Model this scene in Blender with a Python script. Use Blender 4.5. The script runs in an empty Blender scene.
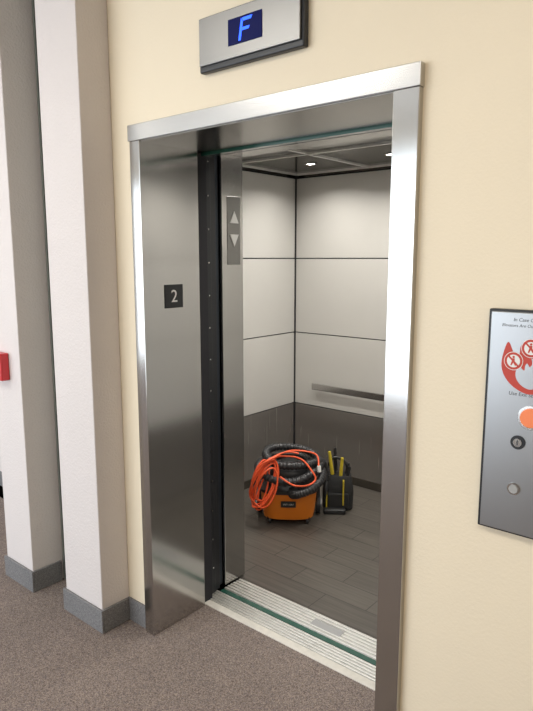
import bpy, bmesh, math, random
from mathutils import Vector, Matrix
random.seed(4)
S=bpy.context.scene
try:
    S.view_settings.view_transform='Standard'
    S.view_settings.look='None'
except Exception: pass

# ---------------------------------------------------------------- materials
def mat(name,col,rough=.5,metal=0,bump=0,bscale=200,var=0,vscale=5,stretch=None,emit=None,estr=0,aniso=0,coat=0,rvar=0,spec=None):
    m=bpy.data.materials.new(name); m.use_nodes=True
    nt=m.node_tree; N=nt.nodes; L=nt.links
    b=N['Principled BSDF']
    b.inputs['Base Color'].default_value=(*col,1)
    b.inputs['Roughness'].default_value=rough
    b.inputs['Metallic'].default_value=metal
    if spec is not None: b.inputs['Specular IOR Level'].default_value=spec
    if coat: b.inputs['Coat Weight'].default_value=coat
    if aniso: b.inputs['Anisotropic'].default_value=aniso
    if emit:
        b.inputs['Emission Color'].default_value=(*emit,1); b.inputs['Emission Strength'].default_value=estr
    tc=N.new('ShaderNodeTexCoord'); mp=N.new('ShaderNodeMapping')
    L.new(tc.outputs['Object'],mp.inputs['Vector'])
    if stretch: mp.inputs['Scale'].default_value=stretch
    if var or rvar:
        n=N.new('ShaderNodeTexNoise'); n.inputs['Scale'].default_value=vscale; n.inputs['Detail'].default_value=4
        L.new(mp.outputs[0],n.inputs['Vector'])
        if var:
            mx=N.new('ShaderNodeMix'); mx.data_type='RGBA'
            mx.inputs[6].default_value=(*[c*(1-var) for c in col],1)
            mx.inputs[7].default_value=(*[min(1,c*(1+var)) for c in col],1)
            L.new(n.outputs['Fac'],mx.inputs[0]); L.new(mx.outputs[2],b.inputs['Base Color'])
        if rvar:
            mr=N.new('ShaderNodeMapRange'); mr.inputs[3].default_value=rough-rvar; mr.inputs[4].default_value=rough+rvar
            L.new(n.outputs['Fac'],mr.inputs[0]); L.new(mr.outputs[0],b.inputs['Roughness'])
    if bump:
        n2=N.new('ShaderNodeTexNoise'); n2.inputs['Scale'].default_value=bscale; n2.inputs['Detail'].default_value=3
        L.new(mp.outputs[0],n2.inputs['Vector'])
        bp=N.new('ShaderNodeBump'); bp.inputs['Strength'].default_value=bump; bp.inputs['Distance'].default_value=.004
        L.new(n2.outputs['Fac'],bp.inputs['Height']); L.new(bp.outputs[0],b.inputs['Normal'])
    return m

def speckle(name,cols,scale,rough=.95,bump=.6):
    m=bpy.data.materials.new(name); m.use_nodes=True
    nt=m.node_tree; N=nt.nodes; L=nt.links; b=N['Principled BSDF']
    b.inputs['Roughness'].default_value=rough
    b.inputs['Specular IOR Level'].default_value=.2
    tc=N.new('ShaderNodeTexCoord')
    v=N.new('ShaderNodeTexVoronoi'); v.inputs['Scale'].default_value=scale
    L.new(tc.outputs['Object'],v.inputs['Vector'])
    sp=N.new('ShaderNodeSeparateColor'); L.new(v.outputs['Color'],sp.inputs[0])
    r=N.new('ShaderNodeValToRGB'); r.color_ramp.interpolation='CONSTANT'
    e=r.color_ramp.elements
    while len(e)<len(cols): e.new(.5)
    for i,c in enumerate(cols):
        e[i].position=i/len(cols); e[i].color=(*c,1)
    L.new(sp.outputs[0],r.inputs[0])
    n=N.new('ShaderNodeTexNoise'); n.inputs['Scale'].default_value=3; n.inputs['Detail'].default_value=5
    L.new(tc.outputs['Object'],n.inputs['Vector'])
    mr=N.new('ShaderNodeMapRange'); mr.inputs[3].default_value=.85; mr.inputs[4].default_value=1.15
    L.new(n.outputs['Fac'],mr.inputs[0])
    mx=N.new('ShaderNodeMix'); mx.data_type='RGBA'; mx.blend_type='MULTIPLY'; mx.inputs[0].default_value=1
    L.new(r.outputs[0],mx.inputs[6]); L.new(mr.outputs[0],mx.inputs[7]); L.new(mx.outputs[2],b.inputs['Base Color'])
    bp=N.new('ShaderNodeBump'); bp.inputs['Strength'].default_value=bump; bp.inputs['Distance'].default_value=.002
    L.new(v.outputs['Distance'],bp.inputs['Height']); L.new(bp.outputs[0],b.inputs['Normal'])
    return m

def planks(name):
    m=bpy.data.materials.new(name); m.use_nodes=True
    nt=m.node_tree; N=nt.nodes; L=nt.links; b=N['Principled BSDF']
    b.inputs['Roughness'].default_value=.38
    tc=N.new('ShaderNodeTexCoord')
    br=N.new('ShaderNodeTexBrick'); br.inputs['Scale'].default_value=1
    br.inputs['Brick Width'].default_value=.46; br.inputs['Row Height'].default_value=.152
    br.inputs['Mortar Size'].default_value=.0022; br.offset=.5
    br.inputs['Color1'].default_value=(.088,.078,.067,1); br.inputs['Color2'].default_value=(.108,.096,.082,1)
    br.inputs['Mortar'].default_value=(.03,.027,.024,1)
    L.new(tc.outputs['Object'],br.inputs['Vector'])
    mp=N.new('ShaderNodeMapping'); mp.inputs['Scale'].default_value=(2,45,1)
    L.new(tc.outputs['Object'],mp.inputs['Vector'])
    n=N.new('ShaderNodeTexNoise'); n.inputs['Scale'].default_value=1.5; n.inputs['Detail'].default_value=6
    L.new(mp.outputs[0],n.inputs['Vector'])
    mr=N.new('ShaderNodeMapRange'); mr.inputs[1].default_value=.3; mr.inputs[2].default_value=.7; mr.inputs[3].default_value=.78; mr.inputs[4].default_value=1.22
    L.new(n.outputs['Fac'],mr.inputs[0])
    mx=N.new('ShaderNodeMix'); mx.data_type='RGBA'; mx.blend_type='MULTIPLY'; mx.inputs[0].default_value=1
    L.new(br.outputs['Color'],mx.inputs[6]); L.new(mr.outputs[0],mx.inputs[7]); L.new(mx.outputs[2],b.inputs['Base Color'])
    return m

M_wall=mat('cream_paint',(.83,.73,.56),.7,bump=.22,bscale=110,var=.03,vscale=2)
M_pil=mat('pale_paint',(.66,.61,.59),.75,bump=.6,bscale=110,var=.03)
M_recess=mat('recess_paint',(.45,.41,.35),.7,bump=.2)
M_white=mat('ceiling_paint',(.8,.78,.74),.8,bump=.2)
M_carpet=speckle('loop_carpet',[(.13,.10,.088),(.20,.16,.14),(.25,.205,.18),(.16,.135,.135),(.31,.255,.215)],300,bump=.35)
M_base=speckle('speckled_vinyl',[(.13,.13,.13),(.20,.195,.195),(.25,.24,.24),(.16,.16,.165)],420,.6,.1)
M_steel=mat('brushed_steel',(.52,.51,.495),.155,1,stretch=(25,25,.35),rvar=.02,var=.03,vscale=8)
M_steelh=mat('brushed_steel_horizontal',(.56,.55,.535),.24,1,stretch=(.35,25,25),rvar=.03,var=.03,vscale=8)
M_dsteel=mat('dark_steel',(.24,.225,.205),.26,1,rvar=.02,vscale=3)
M_wains=mat('wainscot_steel',(.40,.375,.35),.27,.72,stretch=(25,25,.35),rvar=.01,vscale=6)
M_black=mat('black_enamel',(.012,.013,.016),.4,bump=.02)
M_gap=mat('dark_shaft',(.02,.02,.025),.8,bump=.02)
M_green=mat('green_glass_edge',(.02,.09,.065),.25,coat=.3,bump=.01)
M_lam=mat('grey_laminate',(.58,.565,.535),.32,var=.03,vscale=3,bump=.02)
M_alum=mat('worn_aluminium',(.66,.65,.62),.42,.6,var=.12,vscale=30,bump=.15,bscale=90)
M_grout=mat('pale_grout',(.66,.63,.57),.9,bump=.8,bscale=120,var=.15,vscale=40)
M_floorp=planks('plank_vinyl')
M_cceil=mat('bronze_mirror_panel',(.15,.143,.132),.16,.9,rvar=.03)
M_lamp=mat('lamp_lens',(1,1,1),.3,emit=(1,.95,.87),estr=30)
M_troff=mat('troffer_lens',(1,1,1),.3,emit=(1,.95,.86),estr=1.5)
M_blue=mat('blue_led',(.0,.01,.05),.6,emit=(.03,.10,1),estr=3.2,spec=.1)
M_bluebg=mat('blue_display_glass',(.003,.004,.03),.5,emit=(.0,.006,.13),estr=.35,spec=.1)
M_whitep=mat('white_ink',(.80,.80,.78),.5)
M_lant=mat('lantern_lens',(.66,.66,.64),.4)
M_lplate=mat('lantern_recess',(.24,.235,.225),.3,1)
M_red=mat('red_enamel',(.55,.015,.02),.35,coat=.3)
M_redink=mat('red_ink',(.52,.05,.03),.5)
M_blackink=mat('black_ink',(.02,.02,.02),.5)
M_brass=mat('orange_call_button',(.80,.22,.08),.35,emit=(1,.20,.06),estr=.12)
M_panel=mat('satin_panel_steel',(.36,.365,.37),.34,1,stretch=(25,25,.5),rvar=.02,vscale=8)
M_dpanel=mat('indicator_face_steel',(.23,.228,.222),.36,1,stretch=(.5,25,25),rvar=.02,vscale=8)
M_orange=mat('orange_plastic',(.78,.21,.012),.42,bump=.03,var=.05)
M_bplast=mat('black_plastic',(.02,.02,.021),.42,bump=.05)
M_hose=mat('hose_rubber',(.026,.026,.028),.36,bump=.03)
M_cord=mat('orange_cord',(.85,.11,.03),.45,bump=.05)
M_yel=mat('yellow_plastic',(.60,.46,.03),.45,bump=.03)
M_canvas=mat('black_canvas',(.02,.02,.02),.85,bump=.6,bscale=300)
M_frame=mat('window_frame_metal',(.26,.29,.26),.4,.6)
M_grey=mat('grey_plastic',(.35,.35,.35),.5)

# ---------------------------------------------------------------- helpers
def link(o,parent=None):
    S.collection.objects.link(o)
    if parent is not None: o.parent=parent
    return o
def empty(name,loc=(0,0,0),rz=0):
    e=bpy.data.objects.new(name,None); e.location=loc; e.rotation_euler=(0,0,rz); e.empty_display_size=.1
    return link(e)
def mesh_obj(name,bm,mt,parent=None,smooth=False):
    me=bpy.data.meshes.new(name); bmesh.ops.recalc_face_normals(bm,faces=bm.faces); bm.to_mesh(me); bm.free()
    if smooth:
        for p in me.polygons: p.use_smooth=True
    o=bpy.data.objects.new(name,me); me.materials.append(mt)
    return link(o,parent)
def addbox(bm,x0,x1,y0,y1,z0,z1):
    vs=[bm.verts.new(p) for p in [(x0,y0,z0),(x1,y0,z0),(x1,y1,z0),(x0,y1,z0),(x0,y0,z1),(x1,y0,z1),(x1,y1,z1),(x0,y1,z1)]]
    for f in [(0,3,2,1),(4,5,6,7),(0,1,5,4),(1,2,6,5),(2,3,7,6),(3,0,4,7)]: bm.faces.new([vs[i] for i in f])
def boxes(name,lst,mt,parent=None,bevel=0,seg=2):
    bm=bmesh.new()
    for b in lst: addbox(bm,*b)
    o=mesh_obj(name,bm,mt,parent)
    if bevel:
        md=o.modifiers.new('bevel','BEVEL'); md.width=bevel; md.segments=seg; md.limit_method='ANGLE'
    return o
def box(name,x0,x1,y0,y1,z0,z1,mt,parent=None,bevel=0,seg=2):
    return boxes(name,[(x0,x1,y0,y1,z0,z1)],mt,parent,bevel,seg)
def cyl(name,c,r,depth,axis,mt,parent=None,seg=32,r2=None,bevel=0):
    bm=bmesh.new()
    bmesh.ops.create_cone(bm,cap_ends=True,segments=seg,radius1=r,radius2=r if r2 is None else r2,depth=depth)
    q=Vector((0,0,1)).rotation_difference(Vector(axis)).to_matrix().to_4x4()
    bm.transform(Matrix.Translation(Vector(c))@q)
    o=mesh_obj(name,bm,mt,parent)
    if bevel:
        md=o.modifiers.new('bevel','BEVEL'); md.width=bevel; md.segments=2; md.limit_method='ANGLE'
    return o
def text(name,body,size,loc,rot,mt,parent=None,ext=.0008,shear=0,align='CENTER'):
    c=bpy.data.curves.new(name,'FONT'); c.body=body; c.size=size; c.extrude=ext; c.align_x=align; c.align_y='CENTER'; c.shear=shear
    c.materials.append(mt)
    o=bpy.data.objects.new(name,c); o.location=loc; o.rotation_euler=rot
    return link(o,parent)
def poly(name,pts,y,th,mt,parent=None):
    bm=bmesh.new()
    f=bm.faces.new([bm.verts.new((x,y,z)) for x,z in pts])
    r=bmesh.ops.extrude_face_region(bm,geom=[f])
    bmesh.ops.translate(bm,vec=(0,-th,0),verts=[v for v in r['geom'] if isinstance(v,bmesh.types.BMVert)])
    return mesh_obj(name,bm,mt,parent)
def catmull(P,n,closed=False):
    P=[Vector(p) for p in P]; out=[]; m=len(P)
    rng=range(m if closed else m-1)
    for i in rng:
        if closed: a,b,c,d=P[(i-1)%m],P[i],P[(i+1)%m],P[(i+2)%m]
        else: a,b,c,d=P[max(i-1,0)],P[i],P[i+1],P[min(i+2,m-1)]
        for k in range(n):
            t=k/n
            out.append(.5*((2*b)+(c-a)*t+(2*a-5*b+4*c-d)*t*t+(3*b-a-3*c+d)*t**3))
    if not closed: out.append(P[-1])
    return out
def tube(bm,pts,rad,seg=10,closed=False):
    n=len(pts); rings=[]; T=None; Nn=None
    for i,p in enumerate(pts):
        if closed: t=(pts[(i+1)%n]-pts[i-1]).normalized()
        else: t=(pts[min(i+1,n-1)]-pts[max(i-1,0)]).normalized()
        if Nn is None:
            Nn=t.orthogonal().normalized()
        else:
            Nn=(Nn-t*Nn.dot(t)).normalized()
        B=t.cross(Nn); r=rad(i) if callable(rad) else rad
        rings.append([bm.verts.new(p+Nn*math.cos(2*math.pi*k/seg)*r+B*math.sin(2*math.pi*k/seg)*r) for k in range(seg)])
    for i in range(n if closed else n-1):
        A=rings[i]; C=rings[(i+1)%n]
        for k in range(seg): bm.faces.new([A[k],A[(k+1)%seg],C[(k+1)%seg],C[k]])
    if not closed:
        bm.faces.new(rings[0][::-1]); bm.faces.new(rings[-1])
def loft(name,rings,mt,parent=None,n=48,p=3.5,cx=0,cy=0):
    bm=bmesh.new(); R=[]
    for r in rings:
        z,rx,ry=r[:3]; ox,oy=(r[3],r[4]) if len(r)>3 else (0,0)
        row=[]
        for k in range(n):
            a=2*math.pi*k/n; c,s=math.cos(a),math.sin(a)
            row.append(bm.verts.new((cx+ox+rx*math.copysign(abs(c)**(2/p),c),cy+oy+ry*math.copysign(abs(s)**(2/p),s),z)))
        R.append(row)
    for A,C in zip(R,R[1:]):
        for k in range(n): bm.faces.new([A[k],A[(k+1)%n],C[(k+1)%n],C[k]])
    bm.faces.new(R[0][::-1]); bm.faces.new(R[-1])
    o=mesh_obj(name,bm,mt,parent,smooth=True)
    md=o.modifiers.new('es','EDGE_SPLIT'); md.split_angle=math.radians(40)
    return o

# ---------------------------------------------------------------- room shell
H=3.1
XL,XR=-2.06,-.805      # outside of steel frame
boxes('wall_front',[(-2.49,XL,0,.29,0,H),(XR,2.6,0,.30,0,H),(XL,XR,0,.30,2.19,H)],M_wall)
boxes('pilaster_wall',[(-2.49,-2.20,-.15,-.0005,0,H)],M_pil,bevel=.004)
boxes('pilaster_wall.001',[(-3.02,-2.76,-.17,.30,0,H)],M_pil,bevel=.004)
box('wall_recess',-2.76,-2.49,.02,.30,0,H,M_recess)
w=empty('window_1')
boxes('mullion',[(-2.755,-2.742,-.005,.019,.0,H),(-2.722,-2.708,-.012,.019,.0,H),(-2.53,-2.495,-.005,.019,0,H)],M_frame,w)
box('side_glass',-2.707,-2.531,.005,.015,.0,H,mat('obscure_glass',(.36,.39,.33),.2,coat=.4,bump=.02),w)
box('wall_far_left',-7.5,-3.02,.45,.6,0,H,M_pil)
box('wall_left',-9.2,-9.0,-4.6,.6,0,H,M_wall)
box('wall_right',2.6,2.75,-4.6,.3,0,H,M_wall)
box('wall_far_left_end',-9.0,-7.5,.45,.6,0,H,M_wall)
box('floor',-9.0,2.6,-4.5,.33,-.1,0,M_carpet)
box('ceiling',-9.0,2.6,-4.5,.6,H,H+.1,M_white)
# window wall
WS=.12; WT=2.75
boxes('wall_back',[(-9.0,2.6,-4.65,-4.5,0,WS),(-9.0,2.6,-4.65,-4.5,WT,H),(-9.0,-8.4,-4.65,-4.5,WS,WT),(-1.6,2.6,-4.65,-4.5,WS,WT)],M_wall)
w2=empty('window_2')
ml=[(-8.4,-1.6,-4.62,-4.54,WS,WS+.05),(-8.4,-1.6,-4.62,-4.54,WT-.05,WT),(-8.4,-1.6,-4.62,-4.54,.92,.97)]
for x in [-8.4,-6.8,-5.2,-3.6,-2.1,-1.66]: ml.append((x,x+.06,-4.62,-4.54,WS,WT))
boxes('mullion_grid',ml,M_frame,w2)

# baseboards
BH=.11
def bb(name,l): boxes(name,l,M_base,None,.003)
bb('baseboard_front_left',[(-2.2,XL-.001,-.012,-.0005,0,BH)])
bb('baseboard_front_right',[(XR+.001,2.6,-.012,-.0005,0,BH)])
bb('baseboard_pilaster',[(-2.502,-2.188,-.162,-.1505,0,BH),(-2.1995,-2.188,-.1505,-.0125,0,BH),(-2.502,-2.4905,-.1505,-.002,0,BH)])
bb('baseboard_pilaster_far',[(-3.032,-2.748,-.182,-.1705,0,BH),(-2.7595,-2.748,-.1705,-.014,0,BH),(-3.032,-3.0205,-.1705,.449,0,BH)])
bb('baseboard_far_left',[(-9.0,-3.033,.437,.4495,0,BH)])

# ---------------------------------------------------------------- elevator frame
fr=empty('elevator_door_frame')
IL,IR=-2.0,-.885
box('jamb_face_left',XL,IL,-.022,.295,0,2.13,M_steel,fr,.002)
box('jamb_face_right',IR,XR,-.022,.33,0,2.13,M_steel,fr,.002)
box('header',XL-.006,XR+.003,-.026,.33,2.13,2.192,M_steelh,fr,.002)
box('header_soffit_shade',IL,IR,-.015,.328,2.126,2.1295,M_dsteel,fr,.0005)  # dark sheet added under the header, its colour stands in for soffit shade
# floor designation plate
pl=empty('floor_number_plate')
box('plate',IL+.0005,IL+.004,.09,.19,1.46,1.56,M_black,pl,.001)
text('numeral','2',.075,(IL+.0045,.14,1.508),(math.pi/2,0,math.pi/2),M_whitep,pl)

# hoistway door (retracted) edges and dark slot
hd=empty('elevator_landing_door')
box('slot_lining',-2.12,-2.02,.2955,.365,0,2.125,M_gap,hd)
box('panel_edge_outer',-2.9,-2.035,.366,.405,.012,2.25,M_black,hd,.002)
box('panel_edge_inner',-2.9,-2.045,.412,.445,.012,2.25,M_black,hd,.002)
for k in range(14):
    cyl('screw',(-2.033,.386,.15+k*.15),.004,.004,(1,0,0),M_steel,hd,10)
box('header_track',-2.9,-.6,.331,.365,2.132,2.4,M_gap,hd)
box('header_glass_edge',-2.019,IR+.02,.336,.364,2.115,2.131,M_green,hd)
box('slot_lining_right',-.885,-.60,.331,.48,0,2.4,M_gap,hd)
cd=empty('elevator_car_door')
box('car_door_edge',-2.9,-2.065,.452,.485,.012,2.25,mat('blue_black_door_edge',(.04,.05,.065),.35,.6),cd,.002)
box('car_door_header',-2.9,-.6,.40,.485,2.14,2.5,M_gap,cd)

# sills
sl=empty('elevator_sill')
L=[(-2.06,-.86,.331,.44,-.04,-.002)]
for i in range(5): L.append((-2.05,-.87,.350+i*.018,.350+i*.018+.010,-.004,.004))
boxes('landing_sill',L,M_alum,sl,.0015)
box('grout_edge',-2.02,IR,.304,.346,-.02,.004,M_grout,sl,.003)
box('running_gap',-2.06,-.86,.44,.468,-.3,-.03,M_gap,sl)
box('green_bumper',-2.04,-.88,.4405,.4675,-.03,.001,M_green,sl)
L=[(-2.04,-.86,.468,.60,-.04,-.001)]
for i in range(6): L.append((-2.04,-.87,.472+i*.021,.472+i*.021+.013,-.003,.005))
boxes('car_sill',L,M_alum,sl,.0015)
box('maker_plate',-1.52,-1.36,.50,.545,.005,.0062,M_grey,sl)

# ---------------------------------------------------------------- elevator car
car=empty('elevator_car')
CX0,CX1,CY0,CY1=-2.88,-.85,.60,2.15
box('car_floor',CX0,CX1,CY0,CY1,-.05,0,M_floorp,car)
box('shell_back',CX0-.05,CX1+.05,CY1+.012,CY1+.06,-.05,2.6,M_gap,car)
box('shell_left',CX0-.05,CX0-.012,.486,CY1+.012,-.05,2.6,M_gap,car)
box('shell_right',CX1+.012,CX1+.05,.49,CY1+.012,-.05,2.6,M_gap,car)
box('shell_top',CX0-.05,CX1+.05,.486,CY1+.06,2.5,2.6,M_gap,car)
Z=[.0,.545,1.105,1.67,2.26]
for i in range(4):
    z0,z1=Z[i]+(.004 if i else .0),Z[i+1]-.004
    m=M_wains if i==0 else M_lam
    box('back_panel',CX0+.012,CX1-.012,CY1-.004,CY1+.012,z0,z1,m,car,.0015)
    box('left_panel',CX0-.012,CX0+.004,.64,CY1-.012,z0,z1,m,car,.0015)
    box('right_panel',CX1-.004,CX1+.012,.64,CY1-.012,z0,z1,m,car,.0015)
box('corner_reveal_left',CX0-.011,CX0+.011,CY1-.011,CY1+.011,0,2.32,M_black,car)
box('corner_reveal_right',CX1-.011,CX1+.011,CY1-.011,CY1+.011,0,2.32,M_black,car)
boxes('kick_plate',[(CX0+.013,CX1-.013,CY1-.012,CY1-.0045,0,.06),(CX0+.0045,CX0+.012,.65,CY1-.02,0,.06)],M_dsteel,car,.001)
boxes('frieze',[(CX0+.012,CX1-.012,CY1,CY1+.01,2.265,2.5),(CX0-.01,CX0,.64,CY1,2.265,2.5),(CX1,CX1+.01,.64,CY1,2.265,2.5)],M_dsteel,car)
box('front_column',-2.88,-2.05,.49,.64,.005,2.5,M_steel,car,.003)
box('front_column_right',-.87,-.80,.49,.64,.005,2.5,M_steel,car,.003)
box('front_transom',-2.05,-.87,.49,.64,2.15,2.5,M_dsteel,car,.002)
# ceiling
box('ceiling_pan',CX0,CX1,.64,CY1,2.40,2.42,M_dsteel,car)
nx=[CX0+.05,-2.22,-1.53,CX1-.05]; ny=[.70,1.40,CY1-.05]
for i in range(3):
    for j in range(2):
        box('ceiling_island',nx[i]+.008,nx[i+1]-.008,ny[j]+.008,ny[j+1]-.008,2.285,2.305,M_cceil,car,.002)
rails=[]
for x in nx: rails.append((x-.009,x+.009,.70,CY1-.05,2.272,2.308))
for y in ny: rails.append((CX0+.05,CX1-.05,y-.009,y+.009,2.272,2.308))
boxes('ceiling_rails',rails,M_alum,car,.001)
lp=[(-2.46,1.76),(-1.87,1.76),(-1.19,1.76),(-2.46,1.0),(-1.87,1.0),(-1.19,1.0)]
for x,y in lp:
    bm=bmesh.new(); tube(bm,[Vector((x+.036*math.cos(a),y+.036*math.sin(a),2.283)) for a in [2*math.pi*k/24 for k in range(24)]],.006,8,True)
    mesh_obj('downlight_trim',bm,M_steel,car,True)
    cyl('downlight_lens',(x,y,2.2835),.028,.002,(0,0,1),M_lamp,car,24)
    ld=bpy.data.lights.new('downlight','AREA'); ld.shape='DISK'; ld.size=.06; ld.energy=4.9; ld.color=(1,.965,.90); ld.spread=math.radians(145)
    lo=bpy.data.objects.new('downlight_lamp',ld); lo.location=(x,y,2.278); link(lo,car)

hr=empty('elevator_handrail')
box('rail_bar',-2.66,-1.03,2.075,2.087,.69,.74,M_steelh,hr,.004,3)
for x in [-2.6,-1.87,-1.13]:
    cyl('rail_standoff',(x,2.1155,.715),.012,.058,(0,1,0),M_steel,hr,16)

# lantern on car column (faces +x)
ln=empty('direction_lantern')
xf=-2.05
box('lantern_plate',xf+.0005,xf+.002,.528,.618,1.64,1.96,M_lplate,ln,.0005)
def tri(name,yc,zc,s,up):
    bm=bmesh.new(); h=s*.95; d=1 if up else -1
    pts=[(yc-s/2,zc-d*h/2),(yc+s/2,zc-d*h/2),(yc,zc+d*h/2)]
    A=[bm.verts.new((xf+.0021,y,z)) for y,z in pts]; B=[bm.verts.new((xf+.006,y,z)) for y,z in pts]
    bm.faces.new(A); bm.faces.new(B)
    for i in range(3): bm.faces.new([A[i],A[(i+1)%3],B[(i+1)%3],B[i]])
    mesh_obj(name,bm,M_lant,ln)
tri('arrow_up',.573,1.865,.06,True); tri('arrow_down',.573,1.755,.06,False)

# ---------------------------------------------------------------- hall position indicator
pi=empty('floor_indicator_display')
box('housing',-1.648,-1.192,-.026,-.0005,2.310,2.490,M_black,pi,.006,3)
box('face_plate',-1.640,-1.202,-.034,-.0262,2.330,2.484,M_dpanel,pi,.002)
box('screen',-1.500,-1.352,-.0365,-.0342,2.368,2.450,M_bluebg,pi,.001)
def seg(pts): return poly('led_segment',[(-1.424+(x*1.1)+(z)*.2,2.409+z*1.08) for x,z in pts],-.0368,.0006,M_blue,pi)
w_=.009
seg([(-.020,-.031),(-.020+w_,-.031),(-.020+w_,.020),(-.020,.031)])
seg([(-.0205+.004,.031),(.024,.031),(.020,.022),(-.020+w_,.022)])
seg([(-.020+w_+.001,-.004),(.016,-.004),(.018,.004),(-.020+w_+.001,.004)])

# ---------------------------------------------------------------- call station
cs=empty('elevator_call_panel')
PX0,PX1,PZ0,PZ1=-.584,-.348,.942,1.541
box('back_box',PX0,PX1,-.020,-.0005,PZ0,PZ1,M_black,cs,.003)
box('face_plate',PX0+.008,PX1-.008,-.026,-.0202,PZ0+.006,PZ1-.006,M_panel,cs,.002)
yf=-.0261; R=(math.pi/2,0,0); cx=-.468
text('sign_text_1','In Case Of Fire',.0125,(-.480,yf,1.516),R,M_blackink,cs,.0003,.2)
text('sign_text_2','Elevators Are Out Of Service',.0108,(-.482,yf,1.501),R,M_blackink,cs,.0003,.2)
text('sign_text_3','Use Exit Stairs',.0135,(-.480,yf,1.325),R,M_blackink,cs,.0003,.1)
fl=[(-.000,-.075),(.03,-.062),(.052,-.035),(.057,-.005),(.05,.02),(.04,.035),(.036,.015),(.028,.008),(.026,.03),(.016,.052),(.0,.072),(.004,.045),(-.006,.03),(-.014,.045),(-.022,.035),(-.024,.012),(-.034,.018),(-.046,.044),(-.055,.015),(-.057,-.015),(-.048,-.042),(-.028,-.064)]
fl=[(x*1.3,z*1.1) for x,z in fl]
fc=[Vector((x,0,z)) for x,z in fl]; sm=catmull(fc,4,True)
poly('flame',[(cx+v.x,1.410+v.z) for v in sm],yf,.0004,M_redink,cs)
poly('flame_heart',[(cx+v.x*.5,1.382+v.z*.5) for v in sm],yf-.0004,.0003,M_panel,cs)
for (dx,dz) in [(-.044,.002),(.048,.008),(-.003,.038)]:
    c=(cx+dx,yf-.0008,1.408+dz)
    cyl('pictogram_ring',c,.024,.0006,(0,1,0),M_whitep,cs)
    cyl('pictogram_disc',(c[0],c[1]-.0004,c[2]),.0225,.0006,(0,1,0),M_redink,cs)
    cyl('pictogram_field',(c[0],c[1]-.0008,c[2]),.0165,.0006,(0,1,0),M_whitep,cs)
    poly('pictogram',[(c[0]+a,c[2]+b) for a,b in [(-.004,-.012),(.0,-.004),(.005,-.012),(.008,-.011),(.003,.0),(.003,.007),(-.003,.007),(-.004,.0),(-.007,-.011)]],c[1]-.0012,.0004,M_redink,cs)
    cyl('pictogram_head',(c[0],c[1]-.0013,c[2]+.0105),.003,.0005,(0,1,0),M_redink,cs,12)
    poly('pictogram_bar',[(c[0]-.014,c[2]+.011),(c[0]-.011,c[2]+.014),(c[0]+.014,c[2]-.011),(c[0]+.011,c[2]-.014)],c[1]-.0016,.0003,M_redink,cs)
yb=-.004
cyl('call_button_bezel',(-.460,-.0245+yb,1.268),.032,.005,(0,1,0),M_steel,cs,40,bevel=.001)
cyl('call_button',(-.460,-.029+yb,1.268),.025,.008,(0,1,0),M_brass,cs,40,bevel=.002)
cyl('key_switch_ring',(-.488,-.0235+yb,1.198),.0185,.003,(0,1,0),M_black,cs,32)
cyl('key_switch',(-.488,-.026+yb,1.198),.011,.004,(0,1,0),M_steel,cs,32)
box('key_slot',-.4895,-.4865,-.0288+yb,-.028+yb,1.191,1.205,M_blackink,cs)
cyl('lower_button_ring',(-.491,-.0235+yb,1.071),.0165,.003,(0,1,0),M_steel,cs,32)
cyl('lower_button',(-.491,-.026+yb,1.071),.0115,.004,(0,1,0),M_grey,cs,32)

# ---------------------------------------------------------------- fire alarm
fa=empty('fire_alarm_pull_station')
box('body',-2.975,-2.86,-.215,-.1705,1.08,1.215,M_red,fa,.006,3)
box('pull_handle',-2.955,-2.88,-.235,-.2152,1.12,1.145,M_whitep,fa,.003)
text('label','FIRE',.03,(-2.917,-.2156,1.18),R,M_whitep,fa,.0004)

# ---------------------------------------------------------------- shop vacuum
VL=(-2.335,1.385,0)
vc=empty('wet_dry_vacuum',VL,math.radians(37)); vc.scale=(1.04,1.04,1.02)
loft('tank',[(.030,.140,.120),(.038,.155,.135),(.075,.162,.142),(.180,.172,.152),(.205,.174,.154)],M_orange,vc)
loft('lid',[(.206,.178,.158),(.212,.184,.164),(.228,.184,.164),(.240,.172,.150),(.27,.15,.13)],M_bplast,vc)
loft('motor_head',[(.271,.125,.105),(.31,.122,.102),(.345,.105,.088),(.36,.08,.065),(.364,.04,.03)],M_bplast,vc,p=2.6)
loft('motor_cap',[(.345,.055,.045),(.376,.052,.043),(.383,.035,.03)],M_bplast,vc,p=2.4)
box('label_plate',-.045,.045,-.158,-.152,.125,.165,M_bplast,vc,.006,3)
text('label_text','WET / DRY',.013,(0,-.1585,.145),(math.pi/2,0,0),M_whitep,vc,.0003)
for s in (-1,1):
    box('lid_latch',s*.181-.012,s*.181+.012,-.03,.03,.14,.235,M_bplast,vc,.004)
bm=bmesh.new()
tube(bm,catmull([(-.10,0,.31),(-.10,-.005,.38),(-.06,-.01,.415),(.06,-.01,.415),(.10,-.005,.38),(.10,0,.31)],8),.012,12)
mesh_obj('carry_handle',bm,M_bplast,vc,True)
for sx in (-1,1):
    cyl('caster_wheel',(sx*.115,-.10,.018),.018,.018,(1,0,0),M_bplast,vc,24,bevel=.003)
    box('caster_fork',sx*.115-.014,sx*.115+.014,-.115,-.085,.030,.05,M_bplast,vc,.003)
    cyl('rear_wheel',(sx*.185,.075,.065),.065,.03,(1,0,0),M_bplast,vc,36,bevel=.005)
    cyl('wheel_hub',(sx*.203,.075,.065),.028,.01,(1,0,0),M_grey,vc,24,bevel=.002)
cyl('hose_port',(.03,-.165,.225),.032,.05,(0,1,0),M_bplast,vc,28,bevel=.003)
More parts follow.
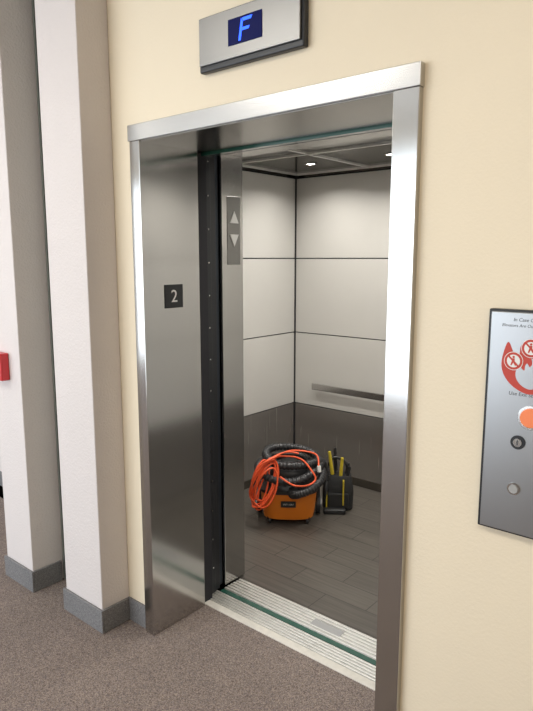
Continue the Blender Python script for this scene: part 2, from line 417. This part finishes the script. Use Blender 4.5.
# corrugated hose
P=[(.03,-.185,.225),(.06,-.225,.24),(.13,-.21,.265),(.195,-.10,.29),(.20,.03,.31),(.12,.13,.33),(-.02,.16,.345),(-.15,.09,.35),(-.19,-.03,.34),(-.14,-.14,.315),(0,-.185,.300),(.12,-.14,.325),(.195,0,.355),(.13,.12,.395),(0,.15,.415),(-.12,.08,.425),(-.14,-.03,.41),(-.06,-.12,.385),(.06,-.13,.385),(.15,-.06,.38),(.20,.03,.36),(.225,.08,.30),(.235,.09,.22)]
hp=catmull(P,22); bm=bmesh.new()
tube(bm,hp,lambda i:.0235+.003*math.sin(i*math.pi/2),14)
mesh_obj('corrugated_hose',bm,M_hose,vc,True)
bm=bmesh.new(); tube(bm,[Vector((.235,.09,.225)),Vector((.235,.092,.12)),Vector((.24,.10,.03))],.019,16)
mesh_obj('hose_wand',bm,M_bplast,vc,True)
bm=bmesh.new(); addbox(bm,.22,.36,.035,.085,.0,.035)
o=mesh_obj('floor_nozzle',bm,M_bplast,vc); md=o.modifiers.new('b','BEVEL'); md.width=.01; md.segments=3

# orange extension cord coil hanging over the left side
ec=empty('extension_cord',VL,math.radians(37)); ec.scale=(1.04,1.04,1.02)
bm=bmesh.new(); pts=[]
for k in range(8):
    th=random.uniform(.15,.55); rw=random.uniform(.045,.075); rh=random.uniform(.12,.165)
    yo=-.165-.006*k+random.uniform(-.01,.01); xo=-.145+random.uniform(-.03,.025); zo=.285+random.uniform(-.02,.02)
    for a in range(8):
        t=-math.pi/2+2*math.pi*a/8
        lx=rw*math.cos(t); lz=rh*math.sin(t)
        X=xo+lx*math.cos(th)+lz*math.sin(th)*.8
        Zz=zo+lz*math.cos(th)-lx*math.sin(th)
        pts.append((X,yo+.02*math.sin(t*2)+ .12*max(0,(Zz-.33)/.1)*.5,max(Zz,.012)))
pts+= [(-.10,-.12,.41),(0,-.09,.43),(.08,-.12,.42),(.13,-.17,.38),(.16,-.20,.33),(.12,-.225,.30),(.05,-.22,.29),(0,-.22,.31),(-.05,-.20,.34)]
tube(bm,catmull(pts,7),.0055,8)
mesh_obj('cord_coil',bm,M_cord,ec,True)
bm=bmesh.new()
tube(bm,catmull([(-.20,-.16,.30),(-.17,-.19,.40),(-.08,-.15,.445),(.0,-.06,.455),(.10,-.03,.445),(.17,-.06,.43),(.18,-.12,.38)],8),.0055,8)
tube(bm,catmull([(-.22,-.17,.22),(-.20,-.2,.34),(-.12,-.17,.43),(-.02,-.10,.46),(.06,-.09,.45)],8),.0055,8)
mesh_obj('cord_strands',bm,M_cord,ec,True)
cyl('cord_plug',(.183,-.123,.365),.012,.04,(.1,-.2,-1),M_whitep,ec,16,bevel=.003)

# ---------------------------------------------------------------- tool bag
tb=empty('tool_bag',(-2.175,1.72,0),math.radians(34))
loft('bag_body',[(.0,.09,.06),(.01,.10,.07),(.12,.105,.075),(.22,.09,.06),(.235,.085,.05)],M_canvas,tb,p=4)
box('bag_pocket',-.07,.07,-.095,-.076,.03,.13,M_canvas,tb,.008,3)
boxes('bag_piping',[(-.080,-.070,-.098,-.066,.03,.20),(.030,.040,-.098,-.066,.05,.22)],M_yel,tb,.003)
bm=bmesh.new(); tube(bm,catmull([(-.07,0,.22),(-.065,0,.30),(-.02,0,.35),(.05,0,.31),(.07,0,.22)],8),.010,10)
mesh_obj('bag_handle',bm,M_bplast,tb,True)
for x,y,h,m in [(-.05,-.03,.40,M_yel),(-.02,.02,.41,M_bplast),(.02,-.03,.36,M_yel),(.055,.02,.31,M_bplast),(.06,-.03,.30,M_bplast)]:
    cyl('tool_handle',(x,y,h-.08),.013,.16,(x*3,0,1),m,tb,14,bevel=.004,r2=.010)
    cyl('tool_shaft',(x*.9,y,h-.17),.006,.09,(0,0,1),M_steel,tb,10)

# ---------------------------------------------------------------- lights
def area(name,loc,rot,sx,sy,e,col,parent=None):
    l=bpy.data.lights.new(name,'AREA'); l.shape='RECTANGLE'; l.size=sx; l.size_y=sy; l.energy=e; l.color=col
    o=bpy.data.objects.new(name,l); o.location=loc; o.rotation_euler=rot; return link(o,parent)
for i,(x,y) in enumerate([(.4,-1.9),(-2.6,-1.9),(-5.6,-1.9)]):
    t=empty('ceiling_light'+('' if i==0 else '.%03d'%i))
    box('troffer_trim',x-.64,x+.64,y-.34,y+.34,H-.02,H-.0005,M_whitep,t,.003)
    box('troffer_lens',x-.6,x+.6,y-.3,y+.3,H-.026,H-.0205,M_troff,t)
    area('troffer_lamp',(x,y,H-.03),(0,0,0),1.2,.6,[33,28,28][i],(1,.94,.85),t)
area('window_daylight',(-5.0,-4.75,1.435),(math.radians(90),0,0),6.6,2.6,260,(.84,.91,1))

wd=bpy.data.worlds.new('sky'); S.world=wd; wd.use_nodes=True
nt=wd.node_tree; bg=nt.nodes['Background']
sk=nt.nodes.new('ShaderNodeTexSky')
try:
    sk.sky_type='NISHITA'; sk.sun_disc=False; sk.sun_elevation=math.radians(40); sk.sun_rotation=math.radians(20)
except Exception: pass
nt.links.new(sk.outputs[0],bg.inputs[0]); bg.inputs[1].default_value=.12

# ---------------------------------------------------------------- camera
cd_=bpy.data.cameras.new('camera'); cd_.sensor_fit='VERTICAL'; cd_.sensor_height=36; cd_.sensor_width=27; cd_.lens=613/711*36
cam=bpy.data.objects.new('camera',cd_); cam.location=(0,-1.624,1.67)
cam.rotation_euler=(math.radians(81),0,math.radians(40)); link(cam); S.camera=cam
cd_.clip_start=.02
